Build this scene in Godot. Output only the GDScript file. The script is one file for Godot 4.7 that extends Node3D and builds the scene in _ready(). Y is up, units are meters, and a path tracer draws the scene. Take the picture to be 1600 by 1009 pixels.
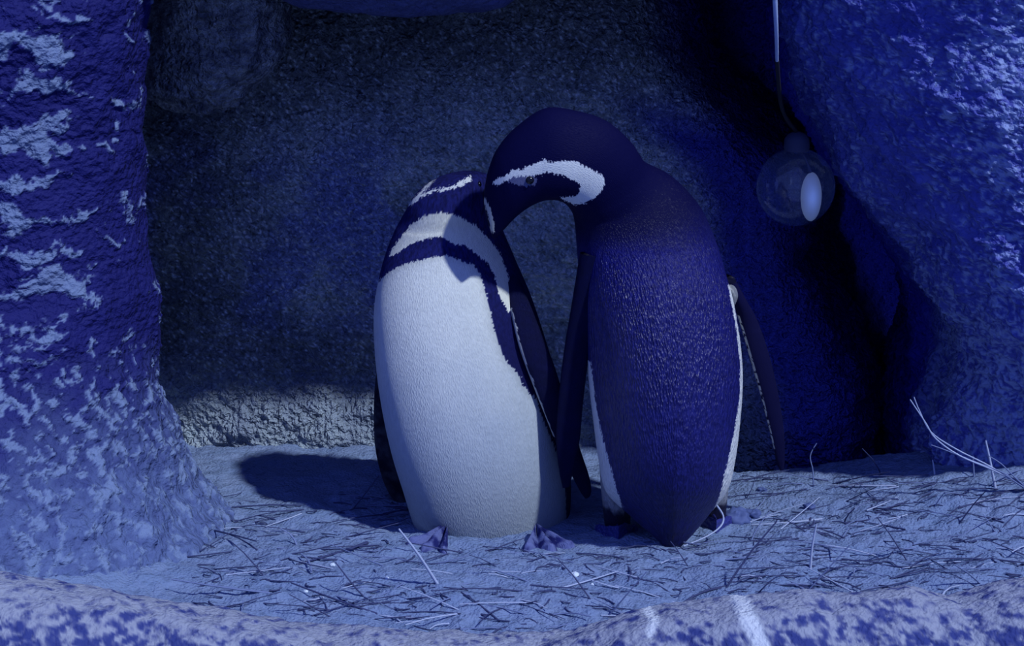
extends Node3D
# Two banded penguins nuzzling in a rough rock den, cold blue light. Metres, y up; the left penguin's toes are near the origin.

const FOV := 20.0
const PITCH := 11.0
const AIM := Vector3(0, 0.33, 0)
const REACH := 2.722
var eye_at := Vector3.ZERO
var rng := RandomNumberGenerator.new()
var n_big := FastNoiseLite.new()
var n_mid := FastNoiseLite.new()
var n_fine := FastNoiseLite.new()
var n_cell := FastNoiseLite.new()
var n_ridge := FastNoiseLite.new()
var M := {}


func _ready() -> void:
	rng.seed = 7
	setup_noise()
	# ---- camera
	var p := deg_to_rad(PITCH)
	eye_at = AIM + REACH * Vector3(0, sin(p), cos(p))
	var cam := Camera3D.new()
	cam.name = "camera"
	cam.fov = FOV
	cam.near = 0.05
	cam.far = 60.0
	add_child(cam)
	cam.look_at_from_position(eye_at, AIM, Vector3.UP)
	cam.current = true
	# ---- sky, exposure
	var we := WorldEnvironment.new()
	we.name = "environment"
	var e := Environment.new()
	e.background_mode = Environment.BG_SKY
	var sky := Sky.new()
	var sm := ProceduralSkyMaterial.new()
	sm.sky_top_color = Color(0.27, 0.35, 0.70)
	sm.sky_horizon_color = Color(0.29, 0.37, 0.70)
	sm.ground_bottom_color = Color(0.20, 0.24, 0.42)
	sm.ground_horizon_color = Color(0.27, 0.34, 0.62)
	sm.sun_angle_max = 1.0
	sky.sky_material = sm
	e.sky = sky
	e.background_energy_multiplier = 1.6
	e.tonemap_mode = Environment.TONE_MAPPER_LINEAR
	e.tonemap_exposure = 1.0
	e.sdfgi_enabled = true
	e.ssao_enabled = true
	e.ssil_enabled = true
	we.environment = e
	add_child(we)
	# ---- sun: high, from the right and in front
	var sun := DirectionalLight3D.new()
	sun.name = "sun"
	sun.light_color = Color(0.90, 0.945, 1.0)
	sun.light_energy = 1.1
	sun.light_angular_distance = 2.2
	sun.shadow_enabled = true
	add_child(sun)
	sun.look_at_from_position(Vector3(0.485, 0.735, 0.475), Vector3.ZERO, Vector3.UP)
	# ---- the place
	materials()
	build_floor()
	build_wall_back()
	build_ceiling()
	build_wall_left()
	build_wall_right()
	build_ledges()
	build_hanging_rock()
	build_penguin_front()
	build_penguin_back()
	build_lamp()
	build_stalks()
	build_pebbles()
	build_litter()


# ------------------------------------------------------------------ helpers

func setup_noise() -> void:
	for a in [[n_big, 3.0, 4, 1], [n_mid, 14.0, 4, 2], [n_fine, 60.0, 3, 3]]:
		var n: FastNoiseLite = a[0]
		n.noise_type = FastNoiseLite.TYPE_SIMPLEX_SMOOTH
		n.frequency = a[1]
		n.fractal_octaves = a[2]
		n.seed = a[3]
	n_cell.noise_type = FastNoiseLite.TYPE_CELLULAR
	n_cell.frequency = 70.0
	n_cell.fractal_type = FastNoiseLite.FRACTAL_NONE
	n_cell.seed = 4
	n_ridge.noise_type = FastNoiseLite.TYPE_SIMPLEX_SMOOTH
	n_ridge.fractal_type = FastNoiseLite.FRACTAL_RIDGED
	n_ridge.frequency = 9.0
	n_ridge.fractal_octaves = 4
	n_ridge.seed = 5


func at(x: float, y: float, z: float) -> Vector3:   # the point at depth z that lies at that place of the frame
	var p := deg_to_rad(PITCH)
	var k := tan(deg_to_rad(FOV / 2)) / 504.5
	var d := Vector3(0, -sin(p), -cos(p)) + Vector3.RIGHT * (x - 800.0) * k + Vector3(0, cos(p), -sin(p)) * (504.5 - y) * k
	return eye_at + d * ((z - eye_at.z) / d.z)


func on_floor(x: float, y: float) -> Vector3:       # the point of the floor at that place of the frame
	var p := deg_to_rad(PITCH)
	var k := tan(deg_to_rad(FOV / 2)) / 504.5
	var d := Vector3(0, -sin(p), -cos(p)) + Vector3.RIGHT * (x - 800.0) * k + Vector3(0, cos(p), -sin(p)) * (504.5 - y) * k
	var s := 1.6
	while s < 4.6:
		var q := eye_at + d * s
		if q.y < floor_height(q.x, q.z):
			return q
		s += 0.004
	return eye_at + d * s


func lin(r: float, g: float, b: float) -> Color:    # a linear base colour as a vertex colour
	return Color(pow(r, 1 / 2.2), pow(g, 1 / 2.2), pow(b, 1 / 2.2))


func tag(o: Node, label: String, category: String, group := "", kind := "") -> void:
	o.set_meta("label", label)
	o.set_meta("category", category)
	if group:
		o.set_meta("group", group)
	if kind:
		o.set_meta("kind", kind)


func put(called: String, mesh: Mesh, m: Material, parent: Node = self) -> MeshInstance3D:
	var o := MeshInstance3D.new()
	o.name = called
	o.mesh = mesh
	o.material_override = m
	parent.add_child(o, true)
	return o


func noise_texture(type: int, freq: float, octaves: int, s: int, size := 512, ramp: Gradient = null) -> NoiseTexture2D:
	var n := FastNoiseLite.new()
	n.noise_type = type
	n.frequency = freq
	n.fractal_octaves = octaves
	n.seed = s
	var t := NoiseTexture2D.new()
	t.width = size
	t.height = size
	t.seamless = true
	t.noise = n
	t.color_ramp = ramp
	return t


func materials() -> void:
	# rock: vertex colours, fine pitted relief laid on in three planes
	var pits := noise_texture(FastNoiseLite.TYPE_SIMPLEX_SMOOTH, 0.03, 5, 11)
	var grit := noise_texture(FastNoiseLite.TYPE_SIMPLEX_SMOOTH, 0.06, 4, 12)
	for a in [["rock", pits, 4.6, 0.8, 0.75, 0.3], ["wall", pits, 6.0, 2.6, 0.8, 0.35], ["sand", grit, 5.0, 0.35, 0.95, 0.1], ["ledge", grit, 4.0, 0.3, 0.9, 0.2]]:
		var m := StandardMaterial3D.new()
		m.resource_name = a[0]
		m.vertex_color_use_as_albedo = true
		m.vertex_color_is_srgb = true
		m.uv1_triplanar = true
		m.uv1_world_triplanar = true
		m.uv1_scale = Vector3.ONE * a[2]
		m.heightmap_enabled = true
		m.heightmap_texture = a[1]
		m.heightmap_scale = a[3]
		m.roughness = a[4]
		m.metallic_specular = a[5]
		M[a[0]] = m
	# plumage: short overlapping feathers, longer than wide
	var feather := noise_texture(FastNoiseLite.TYPE_CELLULAR, 0.07, 2, 21)
	for a in [["plumage_dark", 0.30, 0.40, 0.42, Vector3(7, 2.6, 1)], ["plumage_head", 0.05, 0.55, 0.14, Vector3(12, 6, 1)], ["plumage_nape", 0.15, 0.48, 0.26, Vector3(7, 2.6, 1)], ["plumage_light", 0.09, 0.75, 0.16, Vector3(14, 4, 1)]]:
		var m := StandardMaterial3D.new()
		m.resource_name = a[0]
		m.vertex_color_use_as_albedo = true
		m.vertex_color_is_srgb = true
		m.uv1_scale = a[4]
		m.heightmap_enabled = true
		m.heightmap_texture = feather
		m.heightmap_scale = a[1]
		m.roughness = a[2]
		m.metallic_specular = a[3]
		M[a[0]] = m
	for a in [["straw_pale", Color(0.62, 0.66, 0.76)], ["straw_grey", Color(0.40, 0.45, 0.60)], ["straw_dark", Color(0.18, 0.21, 0.37)], ["pebble", Color(0.78, 0.82, 0.86)], ["clod", Color(0.27, 0.33, 0.52)], ["cord_shaded", Color(0.05, 0.05, 0.12)], ["eye", Color(0.02, 0.02, 0.05)], ["cord", Color(0.62, 0.68, 0.80)], ["socket", Color(0.2, 0.22, 0.34)]]:
		var m := StandardMaterial3D.new()
		m.resource_name = a[0]
		m.albedo_color = a[1]
		m.roughness = 0.15 if a[0] == "eye" else 0.75
		M[a[0]] = m
	var g := StandardMaterial3D.new()
	g.resource_name = "glass"
	g.albedo_color = Color(0.6, 0.7, 0.95, 0.06)
	g.transparency = BaseMaterial3D.TRANSPARENCY_ALPHA
	g.roughness = 0.06
	M.glass = g
	var f := StandardMaterial3D.new()
	f.resource_name = "frosted"
	f.albedo_color = Color(0.5, 0.58, 0.7)
	f.emission_enabled = true
	f.emission = Color(0.42, 0.49, 0.64)
	f.emission_energy_multiplier = 0.3
	f.roughness = 0.6
	M.frosted = f


# A sheet of nu x nv points; displaced along its own normals, coloured point by point.
func sheet(nu: int, nv: int, where: Callable, bump: Callable, tint: Callable, outward: Vector3) -> ArrayMesh:
	var P := PackedVector3Array()
	P.resize(nu * nv)
	for i in nv:
		for j in nu:
			P[i * nu + j] = where.call(float(j) / (nu - 1), float(i) / (nv - 1))
	var mid := sheet_normal(P, nu, nv, nu / 2, nv / 2)
	var turn := 1.0 if mid.dot(outward) >= 0 else -1.0
	var Q := PackedVector3Array()
	Q.resize(nu * nv)
	for i in nv:
		for j in nu:
			var q := P[i * nu + j]
			Q[i * nu + j] = q + sheet_normal(P, nu, nv, j, i) * turn * bump.call(q)
	var N := PackedVector3Array()
	N.resize(nu * nv)
	var C := PackedColorArray()
	C.resize(nu * nv)
	for i in nv:
		for j in nu:
			var k := i * nu + j
			N[k] = sheet_normal(Q, nu, nv, j, i) * turn
			C[k] = tint.call(Q[k], N[k])
	var I := PackedInt32Array()
	for i in nv - 1:
		for j in nu - 1:
			var a := i * nu + j
			if turn < 0:
				I.append_array([a, a + 1, a + nu, a + 1, a + nu + 1, a + nu])
			else:
				I.append_array([a, a + nu, a + 1, a + 1, a + nu, a + nu + 1])
	return mesh_of(Q, N, C, PackedVector2Array(), I)


func sheet_normal(P: PackedVector3Array, nu: int, nv: int, j: int, i: int) -> Vector3:
	var du := P[i * nu + mini(j + 1, nu - 1)] - P[i * nu + maxi(j - 1, 0)]
	var dv := P[mini(i + 1, nv - 1) * nu + j] - P[maxi(i - 1, 0) * nu + j]
	return du.cross(dv).normalized()


func mesh_of(V: PackedVector3Array, N: PackedVector3Array, C: PackedColorArray, U: PackedVector2Array, I: PackedInt32Array) -> ArrayMesh:
	var a := []
	a.resize(Mesh.ARRAY_MAX)
	a[Mesh.ARRAY_VERTEX] = V
	a[Mesh.ARRAY_NORMAL] = N
	if C.size():
		a[Mesh.ARRAY_COLOR] = C
	if U.size():
		a[Mesh.ARRAY_TEX_UV] = U
	a[Mesh.ARRAY_INDEX] = I
	var m := ArrayMesh.new()
	m.add_surface_from_arrays(Mesh.PRIMITIVE_TRIANGLES, a)
	return m


func along(points: Array, y: float) -> float:       # piecewise-linear value at y of [[y, value], ...]
	if y <= points[0][0]:
		return points[0][1]
	for k in range(1, points.size()):
		if y <= points[k][0]:
			var t: float = (y - points[k - 1][0]) / (points[k][0] - points[k - 1][0])
			return lerpf(points[k - 1][1], points[k][1], t)
	return points[-1][1]


# ------------------------------------------------------------------ the setting

func floor_height(x: float, z: float) -> float:
	var h := 0.0
	h += 0.075 * smoothstep(0.25, 0.95, x) * smoothstep(0.35, -0.2, z)          # the heap of litter by the right rock
	h -= 0.20 * smoothstep(-0.30, -0.62, z) * smoothstep(0.28, 0.46, x)           # falls away into the hollow
	h += 0.05 * smoothstep(-0.40, -0.75, x) * smoothstep(-0.3, 0.2, z)
	h -= 0.02 * smoothstep(0.18, 0.45, z)
	h += 0.012 * n_big.get_noise_2d(x * 1.3, z * 1.3) + 0.005 * n_mid.get_noise_2d(x, z)
	return h


func build_floor() -> void:
	var tint := func(q: Vector3, n: Vector3) -> Color:
		var a := n_mid.get_noise_3dv(q * 0.8 + Vector3(4, 1, 2)) * 0.5 + 0.5
		var b := n_fine.get_noise_3dv(q) * 0.5 + 0.5
		var c := Vector3(0.13, 0.19, 0.33).lerp(Vector3(0.20, 0.25, 0.39), clampf(a * 0.8 + b * 0.4 - 0.1, 0, 1))
		c *= 0.75 if b < 0.3 else 1.0
		return lin(c.x, c.y, c.z)
	var relief := func(q: Vector3) -> float: return 0.0025 * n_fine.get_noise_3dv(q * 0.7) + 0.002 * n_ridge.get_noise_3dv(q * 3.0)
	var near := func(u: float, v: float) -> Vector3:
		var x := lerpf(-1.3, 1.3, u)
		var z := lerpf(-1.7, 0.75, v)
		return Vector3(x, floor_height(x, z), z)
	var o := put("floor", sheet(520, 420, near, relief, tint, Vector3.UP), M.sand)
	tag(o, "sandy dusty den floor under the penguins, strewn with straw", "ground", "", "structure")
	var far := func(u: float, v: float) -> Vector3:
		var x := lerpf(-6, 6, u)
		var z := lerpf(0.74, 7, v)
		return Vector3(x, floor_height(x, z) - 0.01, z)
	var o2 := put("floor", sheet(60, 40, far, func(_q: Vector3) -> float: return 0.0, tint, Vector3.UP), M.sand)
	tag(o2, "sandy ground in front of the den, before the rock ledges", "ground", "", "structure")


func wall_edge(y: float) -> float:                  # where the back wall turns away into the dark hollow
	return along([[-0.2, 0.60], [0.1, 0.56], [0.2, 0.50], [0.3, 0.455], [0.42, 0.44], [0.5, 0.40], [0.56, 0.34], [0.64, 0.26], [0.70, 0.22], [1.2, 0.20]], y)


func build_wall_back() -> void:
	var where := func(u: float, v: float) -> Vector3:
		var x := lerpf(-1.0, 1.5, u)
		var y := lerpf(-0.15, 1.25, v)
		var z := -0.60 - 0.10 * smoothstep(0.5, 1.1, y) + 0.07 * smoothstep(0.22, 0.0, y)
		z -= 1.0 * smoothstep(0.0, 0.42, x - wall_edge(y) + 0.02 * n_mid.get_noise_2d(y * 0.5, 3.0))
		return Vector3(x, y, z)
	var relief := func(q: Vector3) -> float:
		return 0.03 * n_big.get_noise_3dv(q) + 0.012 * n_mid.get_noise_3dv(q * 1.3) + 0.007 * n_fine.get_noise_3dv(q) - 0.004 * n_ridge.get_noise_3dv(q * 2.4)
	var tint := func(q: Vector3, n: Vector3) -> Color:
		var b := n_fine.get_noise_3dv(q * 0.8) * 0.5 + 0.5
		var a := n_mid.get_noise_3dv(q * Vector3(0.5, 0.5, 0.5)) * 0.5 + 0.5
		var big := n_big.get_noise_3dv(q + Vector3(9, 2, 1)) * 0.5 + 0.5
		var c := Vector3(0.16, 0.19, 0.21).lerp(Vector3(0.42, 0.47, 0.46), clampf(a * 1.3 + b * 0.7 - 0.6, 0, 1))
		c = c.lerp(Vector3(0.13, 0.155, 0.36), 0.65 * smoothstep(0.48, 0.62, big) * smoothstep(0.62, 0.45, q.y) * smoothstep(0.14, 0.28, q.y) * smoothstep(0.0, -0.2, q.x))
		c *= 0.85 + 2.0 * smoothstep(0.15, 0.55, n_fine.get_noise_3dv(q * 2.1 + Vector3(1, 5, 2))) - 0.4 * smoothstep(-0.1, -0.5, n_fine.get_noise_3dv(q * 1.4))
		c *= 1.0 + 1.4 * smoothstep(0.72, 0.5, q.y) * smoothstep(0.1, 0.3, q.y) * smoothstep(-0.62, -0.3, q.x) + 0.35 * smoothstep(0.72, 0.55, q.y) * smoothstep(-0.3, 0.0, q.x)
		var low := smoothstep(0.17, 0.07, q.y + 0.05 * (a - 0.5) + 0.03 * (b - 0.5))  # sunlit band along the foot, painted as a paler colour
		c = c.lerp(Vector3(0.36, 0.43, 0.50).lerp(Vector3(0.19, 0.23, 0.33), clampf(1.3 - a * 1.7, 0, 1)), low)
		c = c.lerp(Vector3(0.075, 0.085, 0.52), smoothstep(-0.16, -0.04, q.x - wall_edge(q.y)) * smoothstep(0.66, 0.54, q.y))  # blue glow on the turning edge, put into the colour
		c = c.lerp(Vector3(0.020, 0.022, 0.32), smoothstep(0.0, 0.14, q.x - wall_edge(q.y)))  # shade of the hollow tinted into the stone
		return lin(c.x, c.y, c.z)
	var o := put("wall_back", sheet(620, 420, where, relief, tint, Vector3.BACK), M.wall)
	tag(o, "rough grey pitted rock wall behind the penguins, sunlit band painted along its foot, running into a dark hollow", "rock wall", "", "structure")


func build_ceiling() -> void:
	var tint := func(q: Vector3, _n: Vector3) -> Color:
		var a := n_mid.get_noise_3dv(q) * 0.5 + 0.5
		return lin(0.03 + 0.05 * a, 0.035 + 0.055 * a, 0.13 + 0.06 * a)
	var relief := func(q: Vector3) -> float: return 0.04 * n_big.get_noise_3dv(q) + 0.012 * n_mid.get_noise_3dv(q)
	# one closed sheet: underside, rounded front lip, top
	var where := func(u: float, v: float) -> Vector3:
		var x := lerpf(-1.6, 1.7, u)
		var a := (v - 0.5) * 2.0
		var z := lerpf(0.005, -0.24, smoothstep(0.38, 0.55, x))
		var y := 0.0
		if absf(a) < 0.25:
			z += 0.07 * cos(a / 0.25 * PI / 2)
			y = 0.13 * sin(a / 0.25 * PI / 2)
		else:
			z -= (absf(a) - 0.25) / 0.75 * 1.6
			y = 0.13 * signf(a)
		return Vector3(x, 1.09 + y - 0.0 * x, z)
	var o := put("ceiling", sheet(260, 160, where, relief, tint, Vector3.BACK), M.rock)
	tag(o, "dark rock roof over the back of the den", "rock roof", "", "structure")
	# the boulder along the top of the opening
	var B := func(u: float, v: float) -> Vector3:
		var t := lerpf(-1.0, 1.0, u)
		var r := sqrt(maxf(0.0, 1.0 - pow(absf(t), 4.0)))
		var c := at(lerpf(400, 840, u), -62, -0.30)
		var a := v * TAU
		return c + Vector3(0, sin(a) * 0.085 * r, cos(a) * 0.12 * r)
	var o2 := put("trim_1", sheet(240, 120, B, func(q: Vector3) -> float: return 0.012 * n_big.get_noise_3dv(q * 2) + 0.004 * n_mid.get_noise_3dv(q), func(q: Vector3, n: Vector3) -> Color:
		var a := n_mid.get_noise_3dv(q * 2.0) * 0.5 + 0.5
		return lin(0.05 + 0.05 * a, 0.06 + 0.06 * a, 0.19 + 0.07 * a), Vector3.BACK), M.rock)
	tag(o2, "long smooth boulder wedged under the roof at the top of the opening", "rock", "", "structure")


func build_wall_left() -> void:
	var edge := [[-0.2, 380], [0.0, 345], [0.03, 318], [0.06, 294], [0.10, 273], [0.15, 254], [0.20, 243], [0.26, 233], [0.33, 226], [0.40, 219], [0.55, 222], [0.70, 234], [0.80, 246], [1.0, 262], [1.4, 280]]
	var where := func(u: float, v: float) -> Vector3:
		var y := lerpf(-0.12, 1.3, v)
		var zc := -0.12
		var ex: float = at(along(edge, y), 500, zc + 0.05).x
		var rx := 0.42 + 0.10 * smoothstep(0.15, -0.05, y)
		var rz := 0.26 + 0.34 * pow(smoothstep(0.5, -0.05, y), 1.5)
		var f := deg_to_rad(lerpf(-75, 155, u))
		return Vector3(ex - rx + rx * cos(f), y, zc + (rz if f > 0 else 0.22) * sin(f))
	var relief := func(q: Vector3) -> float:
		var smooth_part := smoothstep(0.08, 0.0, absf(q.x + 0.62) - 0.06) * smoothstep(0.28, 0.36, q.y) * smoothstep(0.62, 0.5, q.y)
		var rough := 1.0 - 0.8 * smooth_part
		var d := 0.022 * n_big.get_noise_3dv(q * 1.3) + rough * (0.006 * n_mid.get_noise_3dv(q * Vector3(0.9, 1.1, 0.9)) + 0.003 * n_fine.get_noise_3dv(q * 0.6))
		return d + 0.004 * patch_left(q)
	var tint := func(q: Vector3, n: Vector3) -> Color:
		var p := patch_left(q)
		var a := n_mid.get_noise_3dv(q * 1.1 + Vector3(3, 3, 3)) * 0.5 + 0.5
		var b := n_fine.get_noise_3dv(q * 0.8) * 0.5 + 0.5
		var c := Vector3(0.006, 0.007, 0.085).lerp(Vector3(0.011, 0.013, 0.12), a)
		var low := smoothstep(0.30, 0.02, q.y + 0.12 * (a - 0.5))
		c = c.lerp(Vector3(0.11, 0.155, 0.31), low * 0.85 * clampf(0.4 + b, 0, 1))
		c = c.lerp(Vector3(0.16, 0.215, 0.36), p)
		return lin(c.x, c.y, c.z)
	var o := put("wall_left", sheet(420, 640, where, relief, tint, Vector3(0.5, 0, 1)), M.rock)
	tag(o, "deep blue rock pillar with pale patches, left of the penguins", "rock pillar", "", "structure")


func patch_left(q: Vector3) -> float:               # pale raised patches
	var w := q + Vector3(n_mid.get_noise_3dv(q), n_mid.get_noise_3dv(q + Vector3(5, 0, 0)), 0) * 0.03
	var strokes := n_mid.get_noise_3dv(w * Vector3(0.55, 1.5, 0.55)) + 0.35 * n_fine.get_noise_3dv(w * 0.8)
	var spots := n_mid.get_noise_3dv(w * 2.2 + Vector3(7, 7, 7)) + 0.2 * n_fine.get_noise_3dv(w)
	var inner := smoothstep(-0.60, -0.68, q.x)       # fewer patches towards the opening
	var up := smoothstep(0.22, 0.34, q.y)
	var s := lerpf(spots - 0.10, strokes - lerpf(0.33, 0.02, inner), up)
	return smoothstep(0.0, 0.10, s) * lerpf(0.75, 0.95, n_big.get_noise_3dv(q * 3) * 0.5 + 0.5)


func build_wall_right() -> void:
	var edge := [[-0.2, 1470], [0.06, 1465], [0.12, 1480], [0.2, 1490], [0.28, 1475], [0.36, 1430], [0.44, 1380], [0.52, 1320], [0.58, 1280], [0.66, 1235], [0.74, 1214], [0.9, 1208], [1.4, 1200]]
	var where := func(u: float, v: float) -> Vector3:
		var y := lerpf(-0.12, 1.3, v)
		var zc := -0.30
		var ex: float = at(along(edge, y), 500, zc).x
		var rx := lerpf(0.22, 0.42, smoothstep(0.25, 0.75, y))
		var rz := lerpf(0.16, 0.32, smoothstep(0.02, 0.4, y))
		var f := deg_to_rad(lerpf(255, 0, u))
		return Vector3(ex + rx + (rx if cos(f) < 0 else 0.55) * cos(f), y, zc + (rz if sin(f) > 0 else 0.95) * sin(f))
	var relief := func(q: Vector3) -> float:
		return 0.03 * n_big.get_noise_3dv(q * 1.2) + 0.009 * n_mid.get_noise_3dv(q * 1.4) + 0.006 * n_fine.get_noise_3dv(q * 0.9) + 0.003 * patch_right(q)
	var tint := func(q: Vector3, n: Vector3) -> Color:
		var p := patch_right(q)
		var a := n_mid.get_noise_3dv(q * 0.8 + Vector3(3, 8, 3)) * 0.5 + 0.5
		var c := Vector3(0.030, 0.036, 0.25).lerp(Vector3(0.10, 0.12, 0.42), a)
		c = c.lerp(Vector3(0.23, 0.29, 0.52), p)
		c = c.lerp(Vector3(0.020, 0.022, 0.32), smoothstep(-0.36, -0.52, q.z))  # deeper stone takes the hollow's shade as a tint
		return lin(c.x, c.y, c.z)
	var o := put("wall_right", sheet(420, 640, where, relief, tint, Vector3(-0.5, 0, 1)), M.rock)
	tag(o, "blue mottled rock face at the right of the den, shade tinted in where it turns into the hollow", "rock pillar", "", "structure")


func patch_right(q: Vector3) -> float:
	var w := q + Vector3(n_mid.get_noise_3dv(q), n_mid.get_noise_3dv(q + Vector3(5, 0, 0)), 0) * 0.03
	w = Vector3(w.x * 0.8 + w.y * 0.6, w.y * 0.8 - w.x * 0.6, w.z)
	var s := 0.5 * n_mid.get_noise_3dv(w * Vector3(2.2, 3.6, 2.2)) + 0.9 * n_fine.get_noise_3dv(w * Vector3(1.0, 1.7, 1.0)) + 0.35 * n_big.get_noise_3dv(q * 2.0)
	s += 0.22 * smoothstep(0.45, 0.75, q.x) * smoothstep(0.35, 0.7, q.y) + 0.2 * smoothstep(0.6, 0.75, q.x) + 0.28 * smoothstep(0.5, 0.2, q.y) * smoothstep(0.58, 0.66, q.x) - 0.16
	return smoothstep(0.0, 0.45, s)


func ledge(called: String, top: Array, x0: float, x1: float, z: float, label: String, stains: Array) -> void:
	var where := func(u: float, v: float) -> Vector3:
		var px := lerpf(x0, x1, u)
		var c := at(px, along(top, px), z)
		var t := absf(u * 2.0 - 1.0)
		var r := 0.10 * (0.45 + 0.55 * sqrt(maxf(0.0, 1.0 - pow(t, 8.0))))
		var a := lerpf(-0.35, 0.95, v) * PI
		return c + Vector3(0, -r, 0) + Vector3(0, r * sin(a), 1.2 * r * cos(a))
	var relief := func(q: Vector3) -> float: return 0.012 * n_big.get_noise_3dv(q * 2.0) + 0.0035 * n_mid.get_noise_3dv(q) + 0.0012 * n_fine.get_noise_3dv(q)
	var lines := []
	for s in stains:
		var l := []
		for k in s.pts:
			l.append(at(k[0], k[1], z + 0.05))
		lines.append([l, s.w])
	var tint := func(q: Vector3, n: Vector3) -> Color:
		var a := n_mid.get_noise_3dv(q * 2.6) * 0.5 + 0.5
		var b := n_fine.get_noise_3dv(q * 1.2) * 0.5 + 0.5
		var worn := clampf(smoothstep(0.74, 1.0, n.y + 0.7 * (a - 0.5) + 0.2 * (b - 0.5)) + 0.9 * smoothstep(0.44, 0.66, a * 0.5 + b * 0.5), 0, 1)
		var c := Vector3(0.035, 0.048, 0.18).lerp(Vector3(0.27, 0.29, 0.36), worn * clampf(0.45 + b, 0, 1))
		for l in lines:
			var d := 9.0
			for k in l[0].size() - 1:
				var near: Vector3 = Geometry3D.get_closest_point_to_segment(Vector3(q.x, q.y, 0), Vector3(l[0][k].x, l[0][k].y, 0), Vector3(l[0][k + 1].x, l[0][k + 1].y, 0))
				d = minf(d, near.distance_to(Vector3(q.x, q.y, 0)))
			c = c.lerp(Vector3(0.52, 0.56, 0.60), smoothstep(1.3, 0.6, d / l[1] + 0.5 * (b - 0.5)))
		return lin(c.x, c.y, c.z)
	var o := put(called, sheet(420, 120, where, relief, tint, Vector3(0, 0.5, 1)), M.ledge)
	tag(o, label, "rock", "", "structure")


func build_ledges() -> void:
	ledge("trim_2", [[-200, 880], [0, 903], [150, 930], [300, 955], [500, 985], [700, 996], [900, 1004], [1000, 1030]], -220, 980, 0.45, "smooth worn rock ledge curving across the bottom left foreground", [])
	ledge("trim_3", [[800, 1020], [900, 998], [1000, 965], [1080, 948], [1150, 938], [1300, 934], [1420, 930], [1500, 936], [1560, 922], [1620, 910], [1800, 890]], 790, 1850, 0.47, "mottled rock ledge with white splash streaks in the bottom right foreground",
		[{"pts": [[1140, 940], [1165, 960], [1180, 985], [1190, 1012]], "w": 0.011}, {"pts": [[1015, 992], [1030, 978], [1045, 970]], "w": 0.004}, {"pts": [[1062, 960], [1095, 951], [1130, 945], [1170, 942]], "w": 0.005}])


func build_hanging_rock() -> void:
	# the lump of roof rock that hangs down beside the left pillar: closed, laid ring by ring
	var rings := [[330, 172, 8, 0.01], [315, 165, 60, 0.05], [305, 140, 92, 0.09], [322, 100, 106, 0.12], [338, 50, 108, 0.13], [350, 0, 105, 0.14], [355, -60, 110, 0.15], [350, -130, 110, 0.15]]
	var where := func(u: float, v: float) -> Vector3:
		var t := v * (rings.size() - 1)
		var k := mini(int(t), rings.size() - 2)
		var f := t - k
		var px := lerpf(rings[k][0], rings[k + 1][0], f)
		var py := lerpf(rings[k][1], rings[k + 1][1], f)
		var r := lerpf(rings[k][2], rings[k + 1][2], f)
		var dz := lerpf(rings[k][3], rings[k + 1][3], f)
		var c := at(px, py, -0.42)
		var e := at(px + r, py, -0.42)
		var a := u * TAU
		return c + Vector3(cos(a) * (e.x - c.x), 0, sin(a) * dz)
	var o := put("trim_4", sheet(200, 160, where, func(q: Vector3) -> float: return 0.018 * n_big.get_noise_3dv(q * 2) + 0.011 * n_mid.get_noise_3dv(q) + 0.004 * n_fine.get_noise_3dv(q * 0.8), func(q: Vector3, n: Vector3) -> Color:
		var a := n_mid.get_noise_3dv(q * 1.4) * 0.5 + 0.5
		var b := n_fine.get_noise_3dv(q * 0.9) * 0.5 + 0.5
		var k := clampf(a * 1.3 + b * 1.0 - 0.85, 0, 1)
		return lin(0.09 + 0.42 * k, 0.105 + 0.45 * k, 0.14 + 0.42 * k), Vector3.BACK), M.wall)
	tag(o, "dark lump of roof rock hanging down beside the left pillar", "rock", "", "structure")


# ------------------------------------------------------------------ penguins

class Pelt:
	var V := PackedVector3Array()
	var N := PackedVector3Array()
	var C := PackedColorArray()
	var U := PackedVector2Array()
	var I := PackedInt32Array()
	var I2 := PackedInt32Array()                    # faces of the head and neck
	var I3 := PackedInt32Array()                    # faces of the nape and shoulders


func spline(a: Vector3, b: Vector3, c: Vector3, d: Vector3, t: float) -> Vector3:
	return b.cubic_interpolate(c, a, d, t)


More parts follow.
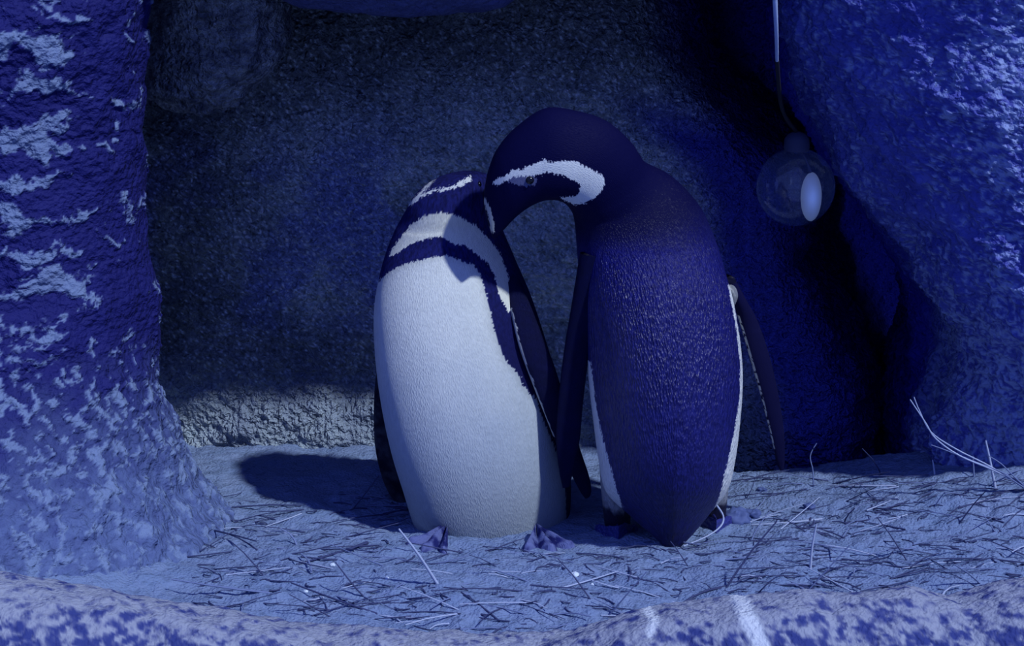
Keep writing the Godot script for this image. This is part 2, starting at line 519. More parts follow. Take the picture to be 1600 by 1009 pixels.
# Rings given by their two outermost points in the frame, depth and half-thickness: [x1, y1, x2, y2, z, half].
func loft(s: Pelt, rings: Array, step: float, around: int, tint: Callable, squareness := 2.0, head_from := 2.0, skew := 0.0) -> void:
	var L := []
	var R := []
	var D := []
	for r in rings:
		L.append(at(r[0], r[1], r[4]))
		R.append(at(r[2], r[3], r[4]))
		D.append(r[5])
	var A := PackedVector3Array()
	var B := PackedVector3Array()
	var H := PackedFloat32Array()
	var W := PackedFloat32Array()
	var n := rings.size()
	for k in n - 1:
		var far := maxf(((L[k] + R[k]) / 2).distance_to((L[k + 1] + R[k + 1]) / 2), 0.5 * maxf(L[k].distance_to(L[k + 1]), R[k].distance_to(R[k + 1])))
		var m := maxi(2, int(far / step))
		var k0 := maxi(k - 1, 0)
		var k3 := mini(k + 2, n - 1)
		for i in m + (1 if k == n - 2 else 0):
			var t := float(i) / m
			A.append(spline(L[k0], L[k], L[k + 1], L[k3], t))
			B.append(spline(R[k0], R[k], R[k + 1], R[k3], t))
			W.append(lerpf(rings[k][6] if rings[k].size() > 6 else squareness, rings[k + 1][6] if rings[k + 1].size() > 6 else squareness, t))
			H.append(maxf(0.0004, cubic_interpolate(D[k], D[k + 1], D[k0], D[k3], t)))
	var rows := A.size()
	var first := s.V.size()
	var cols := around + 1
	var v_at := 0.0
	var front := Vector3.BACK
	var P := PackedVector3Array()
	P.resize(rows * cols)
	var vs := PackedFloat32Array()
	for i in rows:
		var c := (A[i] + B[i]) / 2
		var i0 := maxi(i - 3, 0)
		var i1 := mini(i + 3, rows - 1)
		var go := ((A[i1] + B[i1]) - (A[i0] + B[i0])).normalized()
		var a := (B[i] - A[i]) / 2
		var b := go.cross(a).normalized()
		if b.dot(front) < 0:
			b = -b
		front = b
		if i > 0:
			v_at += c.distance_to((A[i - 1] + B[i - 1]) / 2)
		vs.append(v_at)
		for j in cols:
			var f := TAU * j / around - PI / 2      # the seam runs down the far side
			var cx := cos(f)
			var sx := sin(f)
			cx = signf(cx) * pow(absf(cx), 2.0 / W[i])
			sx = signf(sx) * pow(absf(sx), 2.0 / W[i])
			P[i * cols + j] = c + a * cx + b * (H[i] * (sx + skew * cx))
	for i in rows:
		for j in cols:
			var du := P[i * cols + (j + 1 if j < around else 1)] - P[i * cols + (j - 1 if j > 0 else around - 1)]
			var dv := P[mini(i + 1, rows - 1) * cols + j] - P[maxi(i - 1, 0) * cols + j]
			var nn := du.cross(dv).normalized()
			var p := P[i * cols + j]
			s.V.append(p)
			s.N.append(nn)
			s.U.append(Vector2(float(j) / around, vs[i]))
			var f := TAU * j / around - PI / 2
			s.C.append(tint.call(p, sin(f), cos(f), float(i) / (rows - 1)))
	# outward normals: compare with the direction from the ring's middle
	var mi := rows / 2
	var mid := first + mi * cols + around / 4
	var out := s.V[mid] - (A[mi] + B[mi]) / 2
	var flip := s.N[mid].dot(out) < 0
	if flip:
		for k in range(first, s.N.size()):
			s.N[k] = -s.N[k]
	for i in rows - 1:
		for j in around:
			var q := first + i * cols + j
			var six := [q, q + 1, q + cols, q + 1, q + cols + 1, q + cols] if flip else [q, q + cols, q + 1, q + 1, q + cols, q + cols + 1]
			var v := float(i) / rows + rng.randfn(0.0, 0.055)
			if v > head_from + 0.06:
				s.I2.append_array(six)
			elif v > head_from - 0.08:
				s.I3.append_array(six)
			else:
				s.I.append_array(six)
	for end in [0, rows - 1]:                       # caps
		var c := s.V.size()
		var sgn := -1.0 if end == 0 else 1.0
		var go := ((A[rows - 1] + B[rows - 1]) - (A[rows - 2] + B[rows - 2])).normalized() if end else ((A[1] + B[1]) - (A[0] + B[0])).normalized()
		s.V.append((A[end] + B[end]) / 2)
		s.N.append(go * sgn)
		s.U.append(Vector2(0.5, vs[end]))
		s.C.append(s.C[first + end * cols])
		for j in around:
			var q: int = first + end * cols + j
			if (end == 0) == flip:
				s.I.append_array([c, q + 1, q])
			else:
				s.I.append_array([c, q, q + 1])


func area(points: Array, z: float) -> PackedVector2Array:   # an outline in the bird's own upright plane
	var a := PackedVector2Array()
	for p in points:
		var q := at(p[0], p[1], z)
		a.append(Vector2(q.x, q.y))
	return a


func inside(a: PackedVector2Array, q: Vector2) -> bool:
	return Geometry2D.is_point_in_polygon(q, a)


func off_line(a: PackedVector2Array, q: Vector2) -> float:
	var d := 9.0
	for k in a.size() - 1:
		d = minf(d, q.distance_to(Geometry2D.get_closest_point_to_segment(q, a[k], a[k + 1])))
	return d


func frayed(p: Vector3) -> Vector2:                 # feather tips make the edges of the markings ragged
	return Vector2(p.x + 0.0030 * n_fine.get_noise_3d(p.x * 5, p.y * 1.6, p.z * 5), p.y + 0.0045 * n_fine.get_noise_3d(p.x * 5 + 3, p.y * 1.6, p.z * 5))


func finish(called: String, s: Pelt, base: Vector3, m: Material) -> Node3D:
	for k in s.V.size():
		s.V[k] -= base
	var skin := ArrayMesh.new()
	var coats := []
	for part in [[s.I, m], [s.I2, M.plumage_head], [s.I3, M.plumage_nape]]:
		if part[0].size():
			var one := mesh_of(s.V, s.N, s.C, s.U, part[0])
			skin.add_surface_from_arrays(Mesh.PRIMITIVE_TRIANGLES, one.surface_get_arrays(0))
			coats.append(part[1])
	var root := Node3D.new()
	root.name = called
	add_child(root, true)
	root.position = base
	var o := put("body", skin, null, root)
	for k in coats.size():
		o.set_surface_override_material(k, coats[k])
	return root


func foot(s: Pelt, heel: Vector3, length: float, heading: float, spread: float, tint: Callable) -> void:
	# webbed foot: one low fan with three toe ridges, scalloped between the toes
	var rows := 28
	var cols := 61
	var first := s.V.size()
	for i in rows:
		var r := float(i) / (rows - 1)
		for j in cols:
			var k := float(j) / (cols - 1) * 2.0 - 1.0
			var toe := pow(absf(cos(k * PI * 1.25)), 1.5)     # three ridges
			var f := heading + k * spread
			var q := heel + Vector3(sin(f), 0, cos(f)) * length * r * lerpf(0.72, 1.0, toe)
			var rim := smoothstep(1.0, 0.8, absf(k)) * smoothstep(1.0, 0.86, r)
			q.y = floor_height(q.x, q.z) - 0.004 + rim * (0.005 + 0.013 * toe * (1.0 - 0.35 * r) + 0.008 * (1.0 - r))
			s.V.append(q)
			s.U.append(Vector2(k * 0.1, r * 0.1))
			s.C.append(tint.call(q))
	for i in rows:
		for j in cols:
			var du := s.V[first + i * cols + mini(j + 1, cols - 1)] - s.V[first + i * cols + maxi(j - 1, 0)]
			var dv := s.V[first + mini(i + 1, rows - 1) * cols + j] - s.V[first + maxi(i - 1, 0) * cols + j]
			var nn := du.cross(dv).normalized()
			s.N.append(nn if nn.y > 0 else -nn)
	for i in rows - 1:
		for j in cols - 1:
			var q := first + i * cols + j
			s.I.append_array([q, q + 1, q + cols, q + 1, q + cols + 1, q + cols])


func build_penguin_front() -> void:
	var z := -0.10
	var zp := z + 0.09
	var band := area([[604, 408], [612, 392], [624, 376], [643, 354], [665, 340], [690, 335], [715, 342], [742, 360], [761, 381], [779, 404], [790, 430], [799, 462], [804, 492], [793, 494], [779, 466], [772, 438], [762, 420], [748, 407], [735, 397], [722, 387], [708, 386], [697, 379], [686, 374], [670, 376], [652, 381], [632, 391], [615, 404]], zp)
	var belly := area([[595, 440], [611, 425], [639, 413], [668, 406], [696, 402], [718, 411], [741, 419], [750, 434], [757, 454], [765, 484], [774, 523], [787, 558], [808, 584], [821, 610], [839, 629], [848, 658], [863, 697], [874, 725], [885, 780], [889, 870], [560, 870], [560, 520], [578, 460]], zp)
	var lines := [[area([[634, 330], [648, 314], [664, 299], [680, 282], [697, 273]], zp), 0.0014], [area([[732, 268], [760, 271]], zp), 0.0016], [area([[636, 328], [655, 312], [675, 303], [700, 299], [722, 294]], zp), 0.0019], [area([[716, 293], [732, 286]], zp), 0.0032]]
	var tint := func(p: Vector3, sf: float, _cf: float, _t: float) -> Color:
		var q := frayed(p)
		var b := n_fine.get_noise_3d(p.x * 3, p.y, p.z * 3)
		if sf > -0.35:
			if inside(band, q):
				return lin(0.66 + 0.07 * b, 0.66 + 0.07 * b, 0.56 + 0.06 * b)
			if inside(belly, q) and sf > -0.2:
				var low_shade := smoothstep(0.16, 0.02, p.y) * 0.5  # shade painted into the belly colour, darker towards the bottom
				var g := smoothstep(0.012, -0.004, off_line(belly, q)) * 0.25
				var w := Vector3(0.60, 0.62, 0.57).lerp(Vector3(0.34, 0.385, 0.43), smoothstep(0.42, 0.10, p.y + 0.03 * n_mid.get_noise_3dv(p)))  # white dims downwards, the underside's shade as colour
				w = w * (1.0 + 0.10 * b) * (1.0 - g) * (1.0 - 0.4 * low_shade)
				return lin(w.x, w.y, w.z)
			for l in lines:
				if off_line(l[0], q) < l[1] and sf > 0.0:
					return lin(0.68, 0.70, 0.68)
		var k := clampf(0.5 + b, 0, 1) * smoothstep(0.2, 0.5, p.y)
		return lin(0.007 + 0.008 * k, 0.008 + 0.010 * k, 0.05 + 0.08 * k)
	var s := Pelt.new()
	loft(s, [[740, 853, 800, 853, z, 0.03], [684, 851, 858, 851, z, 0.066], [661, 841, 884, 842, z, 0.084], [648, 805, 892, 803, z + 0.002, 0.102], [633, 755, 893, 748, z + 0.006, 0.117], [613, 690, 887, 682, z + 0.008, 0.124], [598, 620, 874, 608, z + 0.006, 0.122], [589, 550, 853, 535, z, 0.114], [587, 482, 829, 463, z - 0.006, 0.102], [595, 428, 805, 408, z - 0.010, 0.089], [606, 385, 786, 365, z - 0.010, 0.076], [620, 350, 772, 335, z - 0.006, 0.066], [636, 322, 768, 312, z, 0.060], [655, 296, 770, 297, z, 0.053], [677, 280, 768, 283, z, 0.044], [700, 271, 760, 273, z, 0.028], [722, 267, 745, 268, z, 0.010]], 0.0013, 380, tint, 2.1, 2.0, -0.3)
	var dark := func(p: Vector3, _s: float, _c: float, _t: float) -> Color:
		var b := n_fine.get_noise_3dv(p) * 0.5 + 0.5
		return lin(0.011, 0.012, 0.04 + 0.03 * b)
	# bill, pushed in behind the other bird's face
	loft(s, [[752, 318, 752, 280, z + 0.005, 0.022], [772, 318, 770, 292, z + 0.005, 0.015], [795, 318, 794, 302, z + 0.004, 0.009], [812, 322, 812, 313, z + 0.003, 0.004], [816, 325, 816, 321, z + 0.003, 0.001]], 0.002, 40, dark)
	# flipper at the left of the photo, mottled under-side to the front
	var under := func(p: Vector3, _s: float, c: float, _t: float) -> Color:
		var b := clampf(n_mid.get_noise_3dv(p * 2.5) * 1.4 + 0.4, 0, 1)
		var w := smoothstep(0.2, -0.4, c)
		return lin(0.012 + 0.07 * b * w, 0.013 + 0.075 * b * w, 0.035 + 0.08 * b * w)
	loft(s, [[610, 440, 640, 440, z - 0.05, 0.014], [596, 520, 645, 520, z - 0.07, 0.010], [586, 600, 645, 600, z - 0.075, 0.008], [584, 660, 645, 655, z - 0.075, 0.007], [588, 710, 648, 700, z - 0.075, 0.006], [601, 757, 650, 740, z - 0.075, 0.005], [618, 785, 652, 768, z - 0.075, 0.004], [634, 792, 650, 784, z - 0.075, 0.002]], 0.002, 60, under)
	# flipper at the right of the photo: white leading edge
	var edged := func(p: Vector3, sf: float, c: float, t: float) -> Color:
		if c < -0.86 + 0.1 * n_fine.get_noise_3dv(p) and t > 0.13 and t < 0.72 and sf > -0.5:
			return lin(0.62, 0.64, 0.62)
		var b := n_fine.get_noise_3dv(p) * 0.5 + 0.5
		return lin(0.009, 0.010, 0.04 + 0.02 * b)
	loft(s, [[790, 448, 812, 436, z + 0.02, 0.012], [799, 492, 838, 500, z + 0.052, 0.011], [812, 545, 862, 560, z + 0.072, 0.009], [832, 600, 880, 615, z + 0.076, 0.008], [852, 650, 895, 665, z + 0.072, 0.007], [871, 697, 908, 706, z + 0.066, 0.006], [893, 742, 920, 742, z + 0.06, 0.005], [908, 770, 924, 766, z + 0.06, 0.003], [915, 779, 921, 776, z + 0.06, 0.001]], 0.002, 60, edged)
	var mott := func(p: Vector3) -> Color:
		var b := smoothstep(0.35, 0.6, n_fine.get_noise_3dv(p * 0.7) * 0.5 + 0.5)
		return lin(0.015 + 0.10 * b, 0.018 + 0.12 * b, 0.11 + 0.20 * b)
	foot(s, on_floor(700, 838), 0.075, -0.55, 0.62, mott)
	foot(s, on_floor(838, 839), 0.075, 0.35, 0.75, mott)
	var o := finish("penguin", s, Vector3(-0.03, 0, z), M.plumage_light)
	tag(o, "banded penguin facing the camera, white belly with one dark band across its chest", "penguin", "penguin pair")
	var ey := SphereMesh.new()
	ey.radius = 0.0045
	ey.height = 0.009
	var eo := put("eye", ey, M.eye, o)
	eo.position = at(748, 288, z + 0.027) - o.position


func build_penguin_back() -> void:
	var z := 0.0
	var zh := 0.022
	var zp := zh + 0.03
	var face := area([[768, 288], [780, 277], [790, 275], [799, 265], [819, 261], [835, 255], [849, 247], [859, 251], [871, 250], [883, 249], [898, 251], [918, 261], [938, 271], [946, 283], [942, 297], [930, 310], [914, 320], [898, 323], [883, 316], [875, 309], [898, 308], [906, 299], [906, 289], [898, 281], [879, 273], [855, 267], [841, 272], [830, 274], [805, 275], [786, 284], [780, 291]], zp)
	var skin := area([[790, 277], [805, 275], [830, 272], [840, 279], [836, 288], [822, 291], [806, 288], [795, 284]], zp)
	var right := area([[1136, 444], [1147, 449], [1153, 468], [1147, 477], [1154, 520], [1175, 560], [1185, 620], [1180, 680], [1165, 740], [1140, 800], [1106, 800], [1114, 765], [1122, 720], [1138, 660], [1149, 615], [1152, 560], [1147, 510], [1140, 470]], z)
	var left := area([[900, 560], [922, 560], [929, 620], [938, 665], [953, 720], [970, 777], [966, 802], [925, 802], [915, 720], [905, 640]], z)
	var bill_streak := area([[757, 317], [763, 328], [767, 345], [770, 364]], zp)  # pale streak along the upper edge of the bill
	var tint := func(p: Vector3, sf: float, cf: float, t: float) -> Color:
		var q := frayed(p)
		var b := n_fine.get_noise_3d(p.x * 3, p.y, p.z * 3)
		if t > 0.6:
			if inside(face, q):
				return lin(0.66 + 0.05 * b, 0.69 + 0.05 * b, 0.66 + 0.05 * b)
			if inside(skin, q):
				return lin(0.10, 0.11, 0.21)
			if off_line(bill_streak, q) < 0.0032:
				return lin(0.55, 0.55, 0.47)
		else:
			if sf < 0.9 and (inside(right, q) or inside(left, q)):
				return lin(0.66 + 0.05 * b, 0.68 + 0.05 * b, 0.66 + 0.05 * b)
			if sf < -0.25 and p.y > 0.03 and p.y < 0.48:
				return lin(0.66, 0.68, 0.66)
		var k := clampf(0.5 + b, 0, 1)
		var body := smoothstep(0.62, 0.5, t)
		return lin(0.004 + 0.007 * k * body, 0.004 + 0.008 * k * body, 0.036 + (0.035 + 0.06 * k) * body)
	var s := Pelt.new()
	loft(s, [[1044, 858, 1058, 858, 0.062, 0.004, 1.5], [1034, 850, 1068, 850, 0.062, 0.012, 1.5], [1014, 832, 1085, 832, 0.055, 0.036, 1.5], [985, 806, 1108, 804, 0.044, 0.070, 1.5], [947, 768, 1137, 765, 0.032, 0.106, 1.6], [935, 718, 1149, 716, 0.020, 0.126, 1.7], [926, 650, 1157, 648, 0.008, 0.132, 1.75], [919, 590, 1160, 590, -0.002, 0.130, 1.8], [914, 530, 1156, 535, -0.012, 0.124, 1.9], [908, 470, 1147, 480, -0.022, 0.114], [904, 420, 1134, 430, -0.032, 0.102], [901, 385, 1119, 378, -0.038, 0.090], [899, 358, 1096, 326, -0.036, 0.077], [896, 338, 1058, 284, -0.028, 0.064], [890, 325, 1012, 258, -0.014, 0.055], [881, 316, 986, 222, 0.002, 0.050], [870, 312, 948, 189, 0.014, 0.048], [857, 312, 900, 173, zh, 0.047], [842, 316, 852, 169, zh, 0.045], [826, 324, 808, 197, zh, 0.041], [811, 335, 779, 229, zh, 0.035], [799, 346, 764, 262, zh, 0.026], [790, 356, 757, 296, zh, 0.017], [782, 364, 757, 325, zh, 0.011], [776, 370, 763, 350, zh, 0.007], [772, 374, 769, 369, zh, 0.003]], 0.0013, 380, tint, 2.05, 0.52)
	var dark := func(p: Vector3, sf: float, c: float, t: float) -> Color:
		var b := n_fine.get_noise_3dv(p) * 0.5 + 0.5
		return lin(0.006, 0.007, 0.028 + 0.02 * b)
	# flipper at the left of the photo
	loft(s, [[906, 395, 950, 400, 0.01, 0.016], [894, 470, 938, 480, 0.006, 0.014], [881, 550, 920, 560, 0.004, 0.010], [873, 620, 911, 630, 0.004, 0.008], [869, 685, 906, 685, 0.004, 0.006], [873, 730, 897, 730, 0.004, 0.004], [879, 762, 890, 760, 0.004, 0.002]], 0.002, 60, dark, 2.0, -1.0)
	# flipper at the right of the photo, held off the body; its white edge shows
	var edged := func(p: Vector3, sf: float, c: float, t: float) -> Color:
		if c < -0.80 and t > 0.2 and t < 0.88 and n_fine.get_noise_3dv(p * 2.0) > -0.18:
			return lin(0.55, 0.57, 0.57)
		return lin(0.008, 0.008, 0.045)
	loft(s, [[1128, 432, 1150, 440, -0.05, 0.014], [1144, 470, 1168, 472, -0.06, 0.012], [1156, 505, 1184, 502, -0.065, 0.009], [1172, 560, 1202, 555, -0.065, 0.008], [1189, 620, 1216, 615, -0.065, 0.007], [1204, 680, 1225, 675, -0.065, 0.006], [1214, 722, 1226, 719, -0.065, 0.004], [1219, 735, 1224, 733, -0.065, 0.002]], 0.002, 60, edged, 2.0, -1.0)
	# white tuft where that flipper leaves the body
	var white := func(_p: Vector3, _s: float, _c: float, _t: float) -> Color: return lin(0.66, 0.68, 0.66)
	loft(s, [[1136, 446, 1144, 445, -0.02, 0.004], [1137, 452, 1150, 450, -0.02, 0.010], [1141, 464, 1153, 462, -0.02, 0.010], [1143, 476, 1149, 475, -0.02, 0.004]], 0.002, 24, white)
	# legs
	var leg := func(p: Vector3, _s: float, c: float, t: float) -> Color:
		var w := smoothstep(0.66, 0.5, t + 0.1 * n_fine.get_noise_3dv(p))
		return lin(lerpf(0.012, 0.5, w), lerpf(0.012, 0.52, w), lerpf(0.05, 0.56, w))
	loft(s, [[934, 700, 1000, 700, -0.03, 0.05], [938, 750, 990, 750, -0.03, 0.036], [941, 785, 986, 785, -0.03, 0.028], [944, 815, 985, 815, -0.03, 0.024], [947, 838, 983, 838, -0.03, 0.022], [950, 846, 980, 846, -0.03, 0.018]], 0.002, 60, leg)
	loft(s, [[1080, 700, 1146, 700, -0.05, 0.05], [1092, 745, 1140, 745, -0.05, 0.036], [1098, 780, 1136, 780, -0.06, 0.026], [1100, 805, 1134, 805, -0.06, 0.022], [1102, 822, 1133, 822, -0.06, 0.020], [1104, 832, 1130, 832, -0.06, 0.016]], 0.002, 60, leg)
	var mott := func(p: Vector3) -> Color: return lin(0.03, 0.035, 0.2)
	foot(s, on_floor(965, 838) + Vector3(0, 0, 0.02), 0.075, PI, 0.6, mott)
	foot(s, on_floor(1117, 826) + Vector3(0, 0, 0.02), 0.075, PI, 0.6, mott)
	var o := finish("penguin", s, Vector3(0.22, 0, z), M.plumage_dark)
	tag(o, "banded penguin seen from behind with glossy dark back, bending its white-ringed face over its mate", "penguin", "penguin pair")
	var ey := SphereMesh.new()
	ey.radius = 0.0062
	ey.height = 0.0124
	var eo := put("eye", ey, M.eye, o)
	eo.position = at(828, 281, zh + 0.0385) - o.position


# ------------------------------------------------------------------ lamp, straw, stones

func tube(points: Array, r: float, sides := 5, taper := 0.5) -> ArrayMesh:
	var V := PackedVector3Array()
	var N := PackedVector3Array()
	var I := PackedInt32Array()
	var n := points.size()
	for i in n:
		var go: Vector3 = (points[mini(i + 1, n - 1)] - points[maxi(i - 1, 0)]).normalized()
		var a := go.cross(Vector3.UP if absf(go.y) < 0.9 else Vector3.RIGHT).normalized()
		var b := go.cross(a)
		var k := r * lerpf(1.0, taper, float(i) / (n - 1))
		for j in sides:
			var f := TAU * j / sides
			var nn := a * cos(f) + b * sin(f)
			V.append(points[i] + nn * k)
			N.append(nn)
	for i in n - 1:
		for j in sides:
			var q := i * sides + j
			var q2 := i * sides + (j + 1) % sides
			I.append_array([q, q + sides, q2, q2, q + sides, q2 + sides])
	for j in range(1, sides - 1):
		I.append_array([0, j, j + 1, (n - 1) * sides, (n - 1) * sides + j + 1, (n - 1) * sides + j])
	return mesh_of(V, N, PackedColorArray(), PackedVector2Array(), I)


func curve(points: Array, each := 6) -> Array:
	var out := []
	var n := points.size()
	for k in n - 1:
		for i in each:
			out.append(spline(points[maxi(k - 1, 0)], points[k], points[k + 1], points[mini(k + 2, n - 1)], float(i) / each))
	out.append(points[-1])
	return out


func lathe(profile: Array, sides: int) -> ArrayMesh:   # [[radius, y], ...] from the bottom up
	var V := PackedVector3Array()
	var N := PackedVector3Array()
	var I := PackedInt32Array()
	var n := profile.size()
	for i in n:
		var d := Vector2(profile[mini(i + 1, n - 1)][0] - profile[maxi(i - 1, 0)][0], profile[mini(i + 1, n - 1)][1] - profile[maxi(i - 1, 0)][1]).normalized()
		for j in sides + 1:
			var f := TAU * j / sides
			V.append(Vector3(cos(f) * profile[i][0], profile[i][1], sin(f) * profile[i][0]))
			N.append(Vector3(cos(f) * d.y, -d.x, sin(f) * d.y))
	for i in n - 1:
		for j in sides:
			var q := i * (sides + 1) + j
			I.append_array([q, q + 1, q + sides + 1, q + 1, q + sides + 2, q + sides + 1])
	return mesh_of(V, N, PackedColorArray(), PackedVector2Array(), I)


func build_lamp() -> void:
	var z := -0.30
	var c := at(1243, 292, z)
	var o := Node3D.new()
	o.name = "globe_lamp"
	add_child(o)
	o.position = c
	tag(o, "round clear glass lamp globe glowing dimly in the dark hollow by the right rock", "lamp")
	var r := 0.064
	var prof := []
	for k in 33:
		var f := lerpf(-PI / 2, PI / 2 - 0.28, k / 32.0)
		prof.append([maxf(0.0005, r * cos(f)), r * sin(f)])
	put("globe", lathe(prof, 64), M.glass, o)
	put("socket", lathe([[0.019, 0.058], [0.021, 0.064], [0.020, 0.078], [0.014, 0.086], [0.004, 0.090], [0.0005, 0.091]], 32), M.socket, o)
	var core := []
	for k in 21:
		var f := lerpf(-PI / 2, PI / 2, k / 20.0)
		core.append([maxf(0.0004, 0.017 * cos(f)), 0.040 * sin(f) - 0.016])
	put("frosted_core", lathe(core, 32), M.frosted, o).position = Vector3(0.026, 0, 0)
	put("core_stem", tube(curve([Vector3(0.026, 0.015, 0), Vector3(0.018, 0.04, 0), Vector3(0.004, 0.062, 0)]), 0.0025, 8, 1.0), M.socket, o)
	var l := OmniLight3D.new()
	l.name = "lamp_glow"
	l.light_color = Color(0.55, 0.66, 1.0)
	l.light_energy = 0.0004
	l.light_size = 0.02
	l.omni_range = 6.0
	l.omni_attenuation = 2.0
	l.shadow_enabled = true
	o.add_child(l)
	l.position = Vector3(0.026, -0.016, 0.035)
	# its cord: pale above; shade is put into the lower length's colour
	var top := at(1209, -70, 0.0)
	var low := at(1214, 95, -0.11) - c
	var cord := put("cord", tube(curve([top - c, at(1211, 0, -0.02) - c, at(1213, 50, -0.055) - c, low]), 0.0042, 8, 0.6), M.cord, o)
	cord.set_meta("label", "pale upper length of the hanging cord")
	var lower_cord := put("shaded_cord", tube(curve([low, at(1222, 170, -0.24) - c, Vector3(0, 0.088, 0)]), 0.0034, 8, 0.9), M.cord_shaded, o)
	lower_cord.set_meta("label", "lower length of the cord above the globe with shade put into its colour")


func stalk(called: String, pts: Array, r: float, m: Material, label: String, category: String, group := "") -> MeshInstance3D:
	var base: Vector3 = pts[0]
	var l := []
	for p in pts:
		l.append(p - base)
	var o := put(called, tube(curve(l, 5), r, 6, 0.55), m)
	o.position = base
	tag(o, label, category, group)
	return o


func up_from(x: float, y: float, pts: Array, lean := 0.0) -> Array:   # a stalk rooted in the floor at a place of the frame
	var root := on_floor(x, y)
	var out := [root + Vector3(0, -0.004, 0)]
	for p in pts:
		out.append(at(p[0], p[1], root.z + (lean if p == pts[-1] else lean * 0.5)))
	return out


func build_stalks() -> void:
	stalk("straw_stalk", up_from(686, 912, [[655, 868], [623, 826]], 0.02), 0.0026, M.straw_pale, "thick pale straw stalk leaning up in front of the white-bellied penguin's foot", "straw")
	stalk("straw_stalk", up_from(1266, 890, [[1269, 855], [1276, 818]]), 0.0022, M.straw_pale, "pale upright straw stalk standing alone on the open sand right of the dark tail", "straw")
	stalk("straw_stalk", up_from(1271, 762, [[1270, 735], [1266, 712], [1276, 692]]), 0.0014, M.straw_grey, "thin crooked grass stalk rising before the dark hollow, right of the penguins", "grass stalk")
	stalk("straw_stalk", [at(1119, 788, 0.03), at(1130, 806, 0.03), at(1126, 822, 0.04), at(1104, 838, 0.055), at(1068, 853, 0.075)], 0.0018, M.straw_pale, "curved pale stem beside the tip of the dark penguin's tail", "straw")
	stalk("straw_stalk", up_from(1556, 762, [[1548, 725], [1540, 688]]), 0.0026, M.straw_pale, "stout pale upright stalk among the grass at the right rock", "straw")
	stalk("straw_stalk", up_from(1522, 745, [[1521, 730], [1520, 712]]), 0.0018, M.straw_grey, "short grey upright stalk left of the stout one at the right rock", "straw")
	stalk("straw_stalk", up_from(1461, 742, [[1459, 730], [1457, 718]]), 0.0018, M.straw_pale, "short pale stub standing on the litter heap below the arching grass", "straw")
	# the tuft that arches out from the right rock
	var root := on_floor(1600, 768)
	for a in [[[[1560, 738], [1500, 712], [1462, 685], [1446, 660], [1422, 624]], "longest dry grass blade arching left from the right rock", M.straw_pale, 0.0017], [[[1550, 730], [1495, 702], [1455, 675], [1436, 640], [1428, 620]], "dry grass blade arching just above the longest one at the right rock", M.straw_pale, 0.0014], [[[1570, 740], [1520, 720], [1480, 704], [1455, 695]], "lowest dry grass blade of the arching tuft at the right rock", M.straw_grey, 0.0014], [[[1585, 745], [1565, 725], [1545, 712]], "short dry grass blade over the foot of the arching tuft", M.straw_grey, 0.0014], [[[1590, 755], [1570, 742], [1552, 738]], "shortest dry blade low at the foot of the arching tuft", M.straw_grey, 0.0014]]:
		var pts := [root + Vector3(0.01, 0, 0)]
		for p in a[0]:
			pts.append(at(p[0], p[1], root.z + 0.01))
		stalk("grass_blade", pts, a[3], a[2], a[1], "grass")


func lump(r: float, s: int, rough := 0.35) -> ArrayMesh:
	var m := SphereMesh.new()
	m.radius = r
	m.height = r * 1.3
	m.radial_segments = 24
	m.rings = 12
	var st := SurfaceTool.new()
	st.create_from(m, 0)
	var arr := st.commit_to_arrays()
	var V: PackedVector3Array = arr[Mesh.ARRAY_VERTEX]
	for k in V.size():
		V[k] *= 1.0 + rough * n_big.get_noise_3dv(V[k] / r * 0.4 + Vector3(s, 0, 0))
	arr[Mesh.ARRAY_VERTEX] = V
	var am := ArrayMesh.new()
	am.add_surface_from_arrays(Mesh.PRIMITIVE_TRIANGLES, arr)
	var again := SurfaceTool.new()
	again.create_from(am, 0)
	again.generate_normals()
	return again.commit()


func build_pebbles() -> void:
	for a in [[520, 884, 0.0042, "small white chip on the sand left of the leaning straw stalk"], [605, 904, 0.003, "tiny white chip on the sand below the leaning straw stalk's left"], [898, 900, 0.0062, "largest pale chip on the sand, below between the two penguins"], [926, 914, 0.003, "tiny white chip just right of the largest pale chip"], [350, 950, 0.003, "tiny white chip beside the left ledge"], [478, 925, 0.0032, "tiny white chip among the straw near the left ledge"]]:
		var o := put("chip_stone", lump(a[2], int(a[0])), M.pebble)
		o.position = on_floor(a[0], a[1]) + Vector3(0, a[2] * 0.35, 0)
		tag(o, a[3], "pebble", "white chips on the sand")
	for a in [[1150, 812, 0.020, "largest grey soil clod beside the dark penguin's foot"], [1178, 806, 0.013, "smaller grey soil clod right of the largest clod"], [1264, 795, 0.010, "grey soil clod near the crooked stalk"], [1190, 768, 0.009, "small clod on the slope behind the dark penguin"]]:
		var o := put("soil_clod", lump(a[2], int(a[0]), 0.8), M.clod)
		o.position = on_floor(a[0], a[1]) + Vector3(0, a[2] * 0.2, 0)
		tag(o, a[3], "clod", "soil clods by the dark penguin")


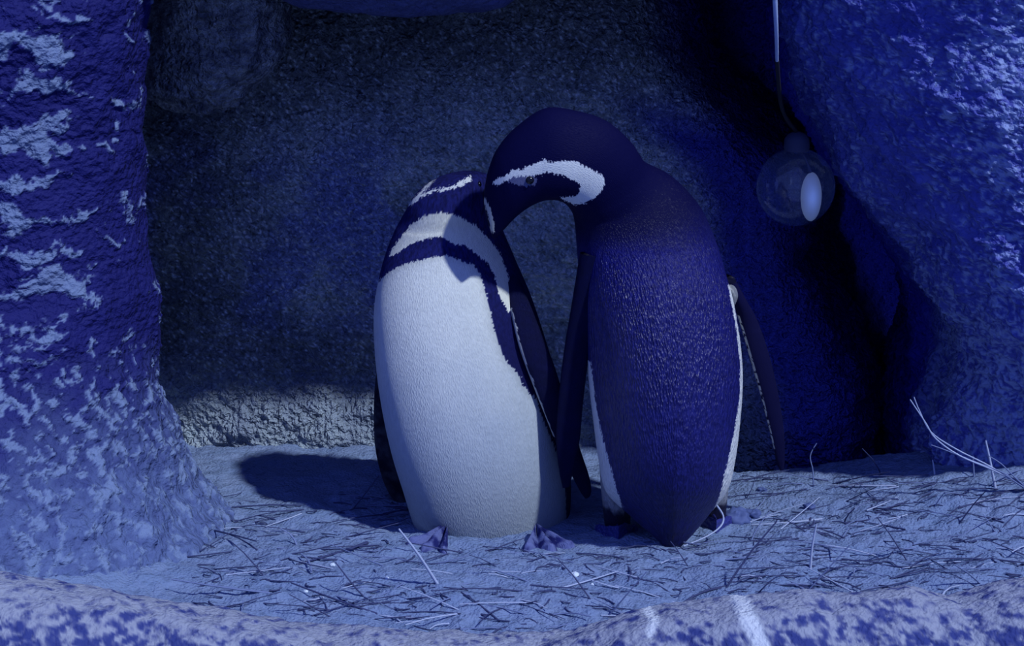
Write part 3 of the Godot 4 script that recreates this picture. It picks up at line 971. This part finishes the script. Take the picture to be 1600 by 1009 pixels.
func build_litter() -> void:
	# a dozen straw shapes about a unit long, shared by all the pieces
	var shapes := []
	for k in 12:
		var bend := rng.randf_range(-0.2, 0.2)
		var kink := rng.randf_range(-0.12, 0.12)
		shapes.append(tube([Vector3(-0.5, 0, 0), Vector3(-0.2, 0.02, bend * 0.5), Vector3(0.12, 0.03 + 0.04 * kink, bend * 0.6 + kink * 0.3), Vector3(0.5, 0, kink)], rng.randf_range(0.022, 0.04), 5, 0.6))
	var mats := [M.straw_dark, M.straw_dark, M.straw_dark, M.straw_dark, M.straw_dark, M.straw_grey, M.straw_grey, M.straw_pale]
	var tones := ["dark", "dark", "dark", "dark", "dark", "grey", "grey", "pale"]
	# areas of the floor: [x0, y0, x1, y1, pieces, label, group]
	var beds := [
		[330, 775, 640, 850, 34, "loose straw piece in the penguins' shadow by the back wall", "straw in the shadow by the back wall"],
		[300, 850, 640, 975, 56, "loose straw piece on the sand before the left pillar", "straw before the left pillar"],
		[640, 855, 1000, 990, 62, "loose straw piece on the sand in front of the penguins' feet", "straw before the penguins"],
		[1000, 840, 1330, 945, 58, "loose straw piece on the sand in front of the dark tail", "straw before the dark tail"],
		[1160, 745, 1400, 850, 40, "loose straw piece on the slope below the dark hollow", "straw below the dark hollow"],
		[1330, 750, 1610, 930, 90, "loose straw piece on the litter heap before the right rock", "straw before the right rock"]]
	for b in beds:
		var st := SurfaceTool.new()
		st.begin(Mesh.PRIMITIVE_TRIANGLES)
		for k in b[4] * 2:
			var single: bool = k < b[4]
			var px := rng.randf_range(b[0], b[2])
			var py := rng.randf_range(b[1], b[3])
			var p := on_floor(px, py)
			var len := rng.randf_range(0.03, 0.10) if single else rng.randf_range(0.008, 0.03)
			if single and rng.randf() < 0.1:
				len *= 1.5
			var turn := rng.randfn(0.0, 0.55) + (PI if rng.randf() < 0.5 else 0.0)
			var dx := Vector3(cos(turn), 0, sin(turn))
			var h0 := floor_height(p.x - dx.x * len / 2, p.z - dx.z * len / 2)
			var h1 := floor_height(p.x + dx.x * len / 2, p.z + dx.z * len / 2)
			var rise := (h1 - h0) / len + (rng.randf_range(0.0, 0.25) if rng.randf() < 0.5 else 0.0)
			if single and rng.randf() < 0.06:
				rise += rng.randf_range(0.6, 1.6)
			dx = Vector3(dx.x, rise, dx.z).normalized()
			var side := dx.cross(Vector3.UP).normalized()
			var up := side.cross(dx)
			var th := clampf(0.065 / len * 0.55, 0.4, 2.2) * len
			var basis := Basis(dx * len, up * th, side * th * (1.0 if rng.randf() < 0.7 else 1.6))
			var t := Transform3D(basis, Vector3(p.x, (h0 + h1) / 2 + maxf(0.0, dx.y - (h1 - h0) / len) * len * 0.4 + 0.0015, p.z))
			if single:
				var tone := rng.randi() % 8
				var o := put("straw", shapes[k % 12], mats[tone])
				o.transform = t
				tag(o, tones[tone] + " " + b[5], "straw", tones[tone] + " " + b[6])
			else:
				st.append_from(shapes[k % 12], 0, t)
		var c := put("straw_chaff", st.commit(), M.straw_dark)
		tag(c, "fine " + b[5].replace("loose straw piece", "dark straw chaff"), "chaff", "", "stuff")
